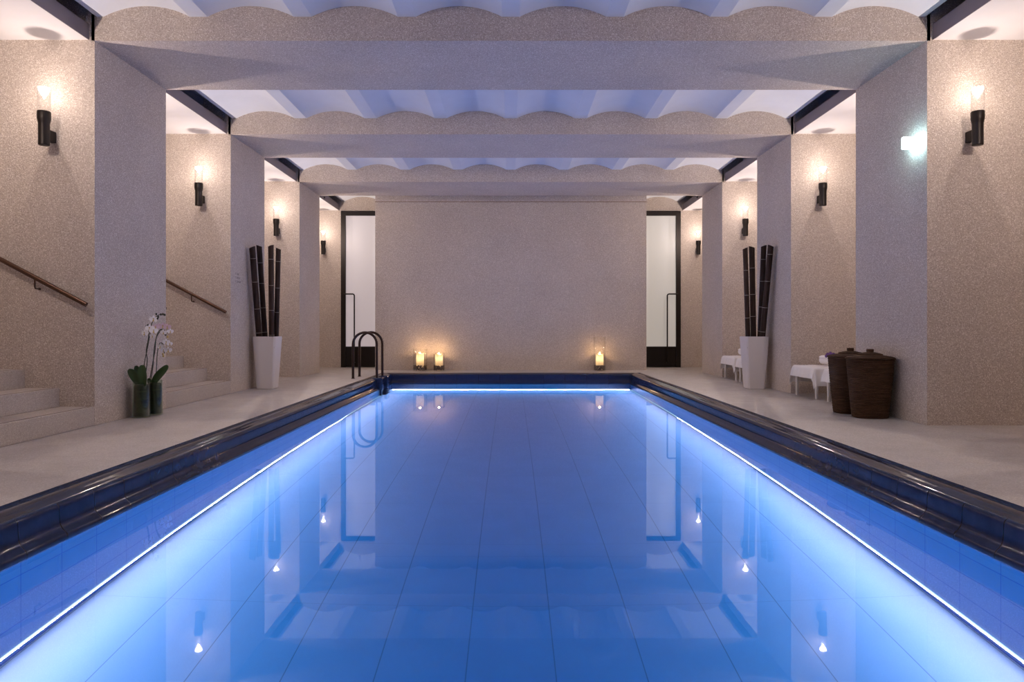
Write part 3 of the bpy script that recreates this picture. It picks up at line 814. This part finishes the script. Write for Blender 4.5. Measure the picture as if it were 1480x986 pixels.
V1 = (-3.700, 6.925); V2 = (-3.665, 7.13)
vase(V1[0], V1[1], .082, .362, 'clear glass vase packed with green leaves, the front one by the pier')
vase(V2[0], V2[1], .073, .362, 'narrower clear glass vase half hidden behind the other orchid vase')
def wrapmat():
    m = mat('green_leaf_lining', (.030,.040,.015), .5); q = N(m)
    q.l(q.ramp(q.noise(7, 3, .6, stretch=(.6,.6,7)), [(.35, (.008,.012,.005)), (.6, (.030,.038,.012)), (.8, (.075,.080,.022))]), q.p.inputs['Base Color']); return m
M_WRAP = wrapmat()
def orchid(V, name_lab, wrapR, leaves, stems, flowers, buds):
    o = thing('orchid_plant', name_lab, 'orchid', (V[0], V[1], .016), 0, 'white orchids in glass vases')
    bm = B(); lathe(bm, [(wrapR*.96,0),(wrapR,.01),(wrapR*.96,.15),(wrapR*.93,.30),(wrapR*.8,.315),(0,.318)], 28); obj('leaf_wrap', bm, M_WRAP, o, smooth=50)
    for pts, wd in leaves: leaf(o, pts, wd)
    for pts in stems:
        bm = B(); P_ = [Vector(p) for p in pts]; out = []
        for i in range(len(P_)-1):
            p0, p1, p2, p3 = P_[max(i-1,0)], P_[i], P_[i+1], P_[min(i+2,len(P_)-1)]
            for j in range(8):
                f = j/8; out.append(.5*((2*p1)+(-p0+p2)*f+(2*p0-5*p1+4*p2-p3)*f*f+(-p0+3*p1-3*p2+p3)*f**3))
        out.append(P_[-1]); tube(bm, out, .0042, 7); obj('stem', bm, M_STEM, o, smooth=True)
    for c, f, s_, m in flowers: blossom('blossom', o, c, f, s_, m)
    for c in buds:
        bm = B(); bmesh.ops.create_icosphere(bm, subdivisions=2, radius=.009, matrix=Matrix.Translation(c) @ Matrix.Diagonal((1,1,1.4,1))); obj('bud', bm, M_STEM if c[2] > .8 else M_LIP, o, smooth=True)
    return o
# image position (px,py) on the plane of the plant -> local point
def loc(V, px, py, dy=0):
    y = V[1]+dy; return (bx(px, y)-V[0], dy, bz(py, y)-.016)
def z4(px, py): return (170+px/5.19, 430+py/5.19)
def L1(px, py, dy=0): a = z4(px, py); return loc(V1, a[0], a[1], dy)
def L2(px, py, dy=0): a = z4(px, py); return loc(V2, a[0], a[1], dy)
F = (.2, -1, .1)
orchid(V1, 'white orchid with drooping buds, rooted in the front glass vase', .070,
    [([L1(172,660,-.01), L1(140,610,-.03), L1(108,560,-.05), L1(88,535,-.07)], .085), ([L1(195,665,-.02), L1(192,610,-.05), L1(188,550,-.07), L1(192,508,-.06)], .095),
     ([L1(175,665,.02), L1(165,590,.03), L1(150,545,.04), L1(140,512,.04)], .07)],
    [[L1(190,640,0), L1(200,500,0), L1(222,390,0), L1(240,290,0), L1(255,200,-.01), L1(285,150,-.01), L1(320,128,0), L1(362,133,.01)],
     [L1(200,640,.01), L1(222,480,.01), L1(215,400,.01), L1(232,300,0), L1(232,220,-.01)]],
    [(L1(270,165,-.02), F, .085, M_PETAL), (L1(205,268,-.03), (-.3,-1,0), .088, M_PETAL), (L1(240,232,-.03), F, .088, M_PETAL), (L1(270,250,-.04), (.5,-1,0), .085, M_PETAL), (L1(262,288,-.02), (0,-1,-.3), .06, M_PETAL), (L1(285,222,-.01), (.4,-1,.2), .07, M_PINK)],
    [L1(290,125,-.01), L1(305,145,-.01), L1(300,158,-.02), L1(325,128,0), L1(340,126,.005), L1(352,130,.01), L1(215,218,-.01), L1(228,208,-.01)])
orchid(V2, 'white and pink orchid rooted in the narrower vase behind', .062,
    [([L2(262,660,-.01), L2(300,600,-.02), L2(345,550,-.03), L2(380,512,-.02)], .085), ([L2(250,650,-.02), L2(240,625,-.03), L2(235,605,-.03)], .045)],
    [[L2(245,650,0), L2(265,520,0), L2(275,380,0), L2(300,270,0), L2(335,238,-.01), L2(375,270,-.01)],
     [L2(235,650,.01), L2(262,500,.01), L2(280,400,.01), L2(292,300,0), L2(330,240,0)],
     [L2(285,650,0), L2(292,520,0), L2(298,420,0), L2(312,350,-.01), L2(340,350,-.01), L2(350,420,-.01)]],
    [(L2(308,215,-.02), F, .065, M_PINK), (L2(340,215,-.02), F, .08, M_PINK), (L2(372,222,-.02), (.4,-1,0), .075, M_PINK), (L2(345,262,-.03), (0,-1,-.3), .07, M_PETAL), (L2(395,255,-.02), (.6,-1,0), .065, M_PETAL),
     (L2(322,370,-.02), (-.3,-1,0), .08, M_PETAL), (L2(365,335,-.02), (.3,-1,0), .075, M_PETAL), (L2(390,348,-.02), (.7,-1,.1), .06, M_PETAL), (L2(380,395,-.03), (.3,-1,-.2), .075, M_PETAL), (L2(345,395,-.02), F, .06, M_PETAL)],
    [L2(375,295,-.01), L2(340,425,-.01), L2(343,440,-.01), L2(360,280,-.01)])
r = thing('purple_flower', 'small purple orchid flower lying on the rolled towel', 'flower', (4.065, 8.78, .405+.128))
blossom('petals', r, (0, 0, .014), (-.1,-.75,.6), .13, M_PURP, False); blossom('petals', r, (.055, .0, .008), (.5,-.8,.5), .085, M_PURP, False)
blossom('petals', r, (-.05, -.01, .002), (-.6,-.7,.5), .07, M_PURP, False)
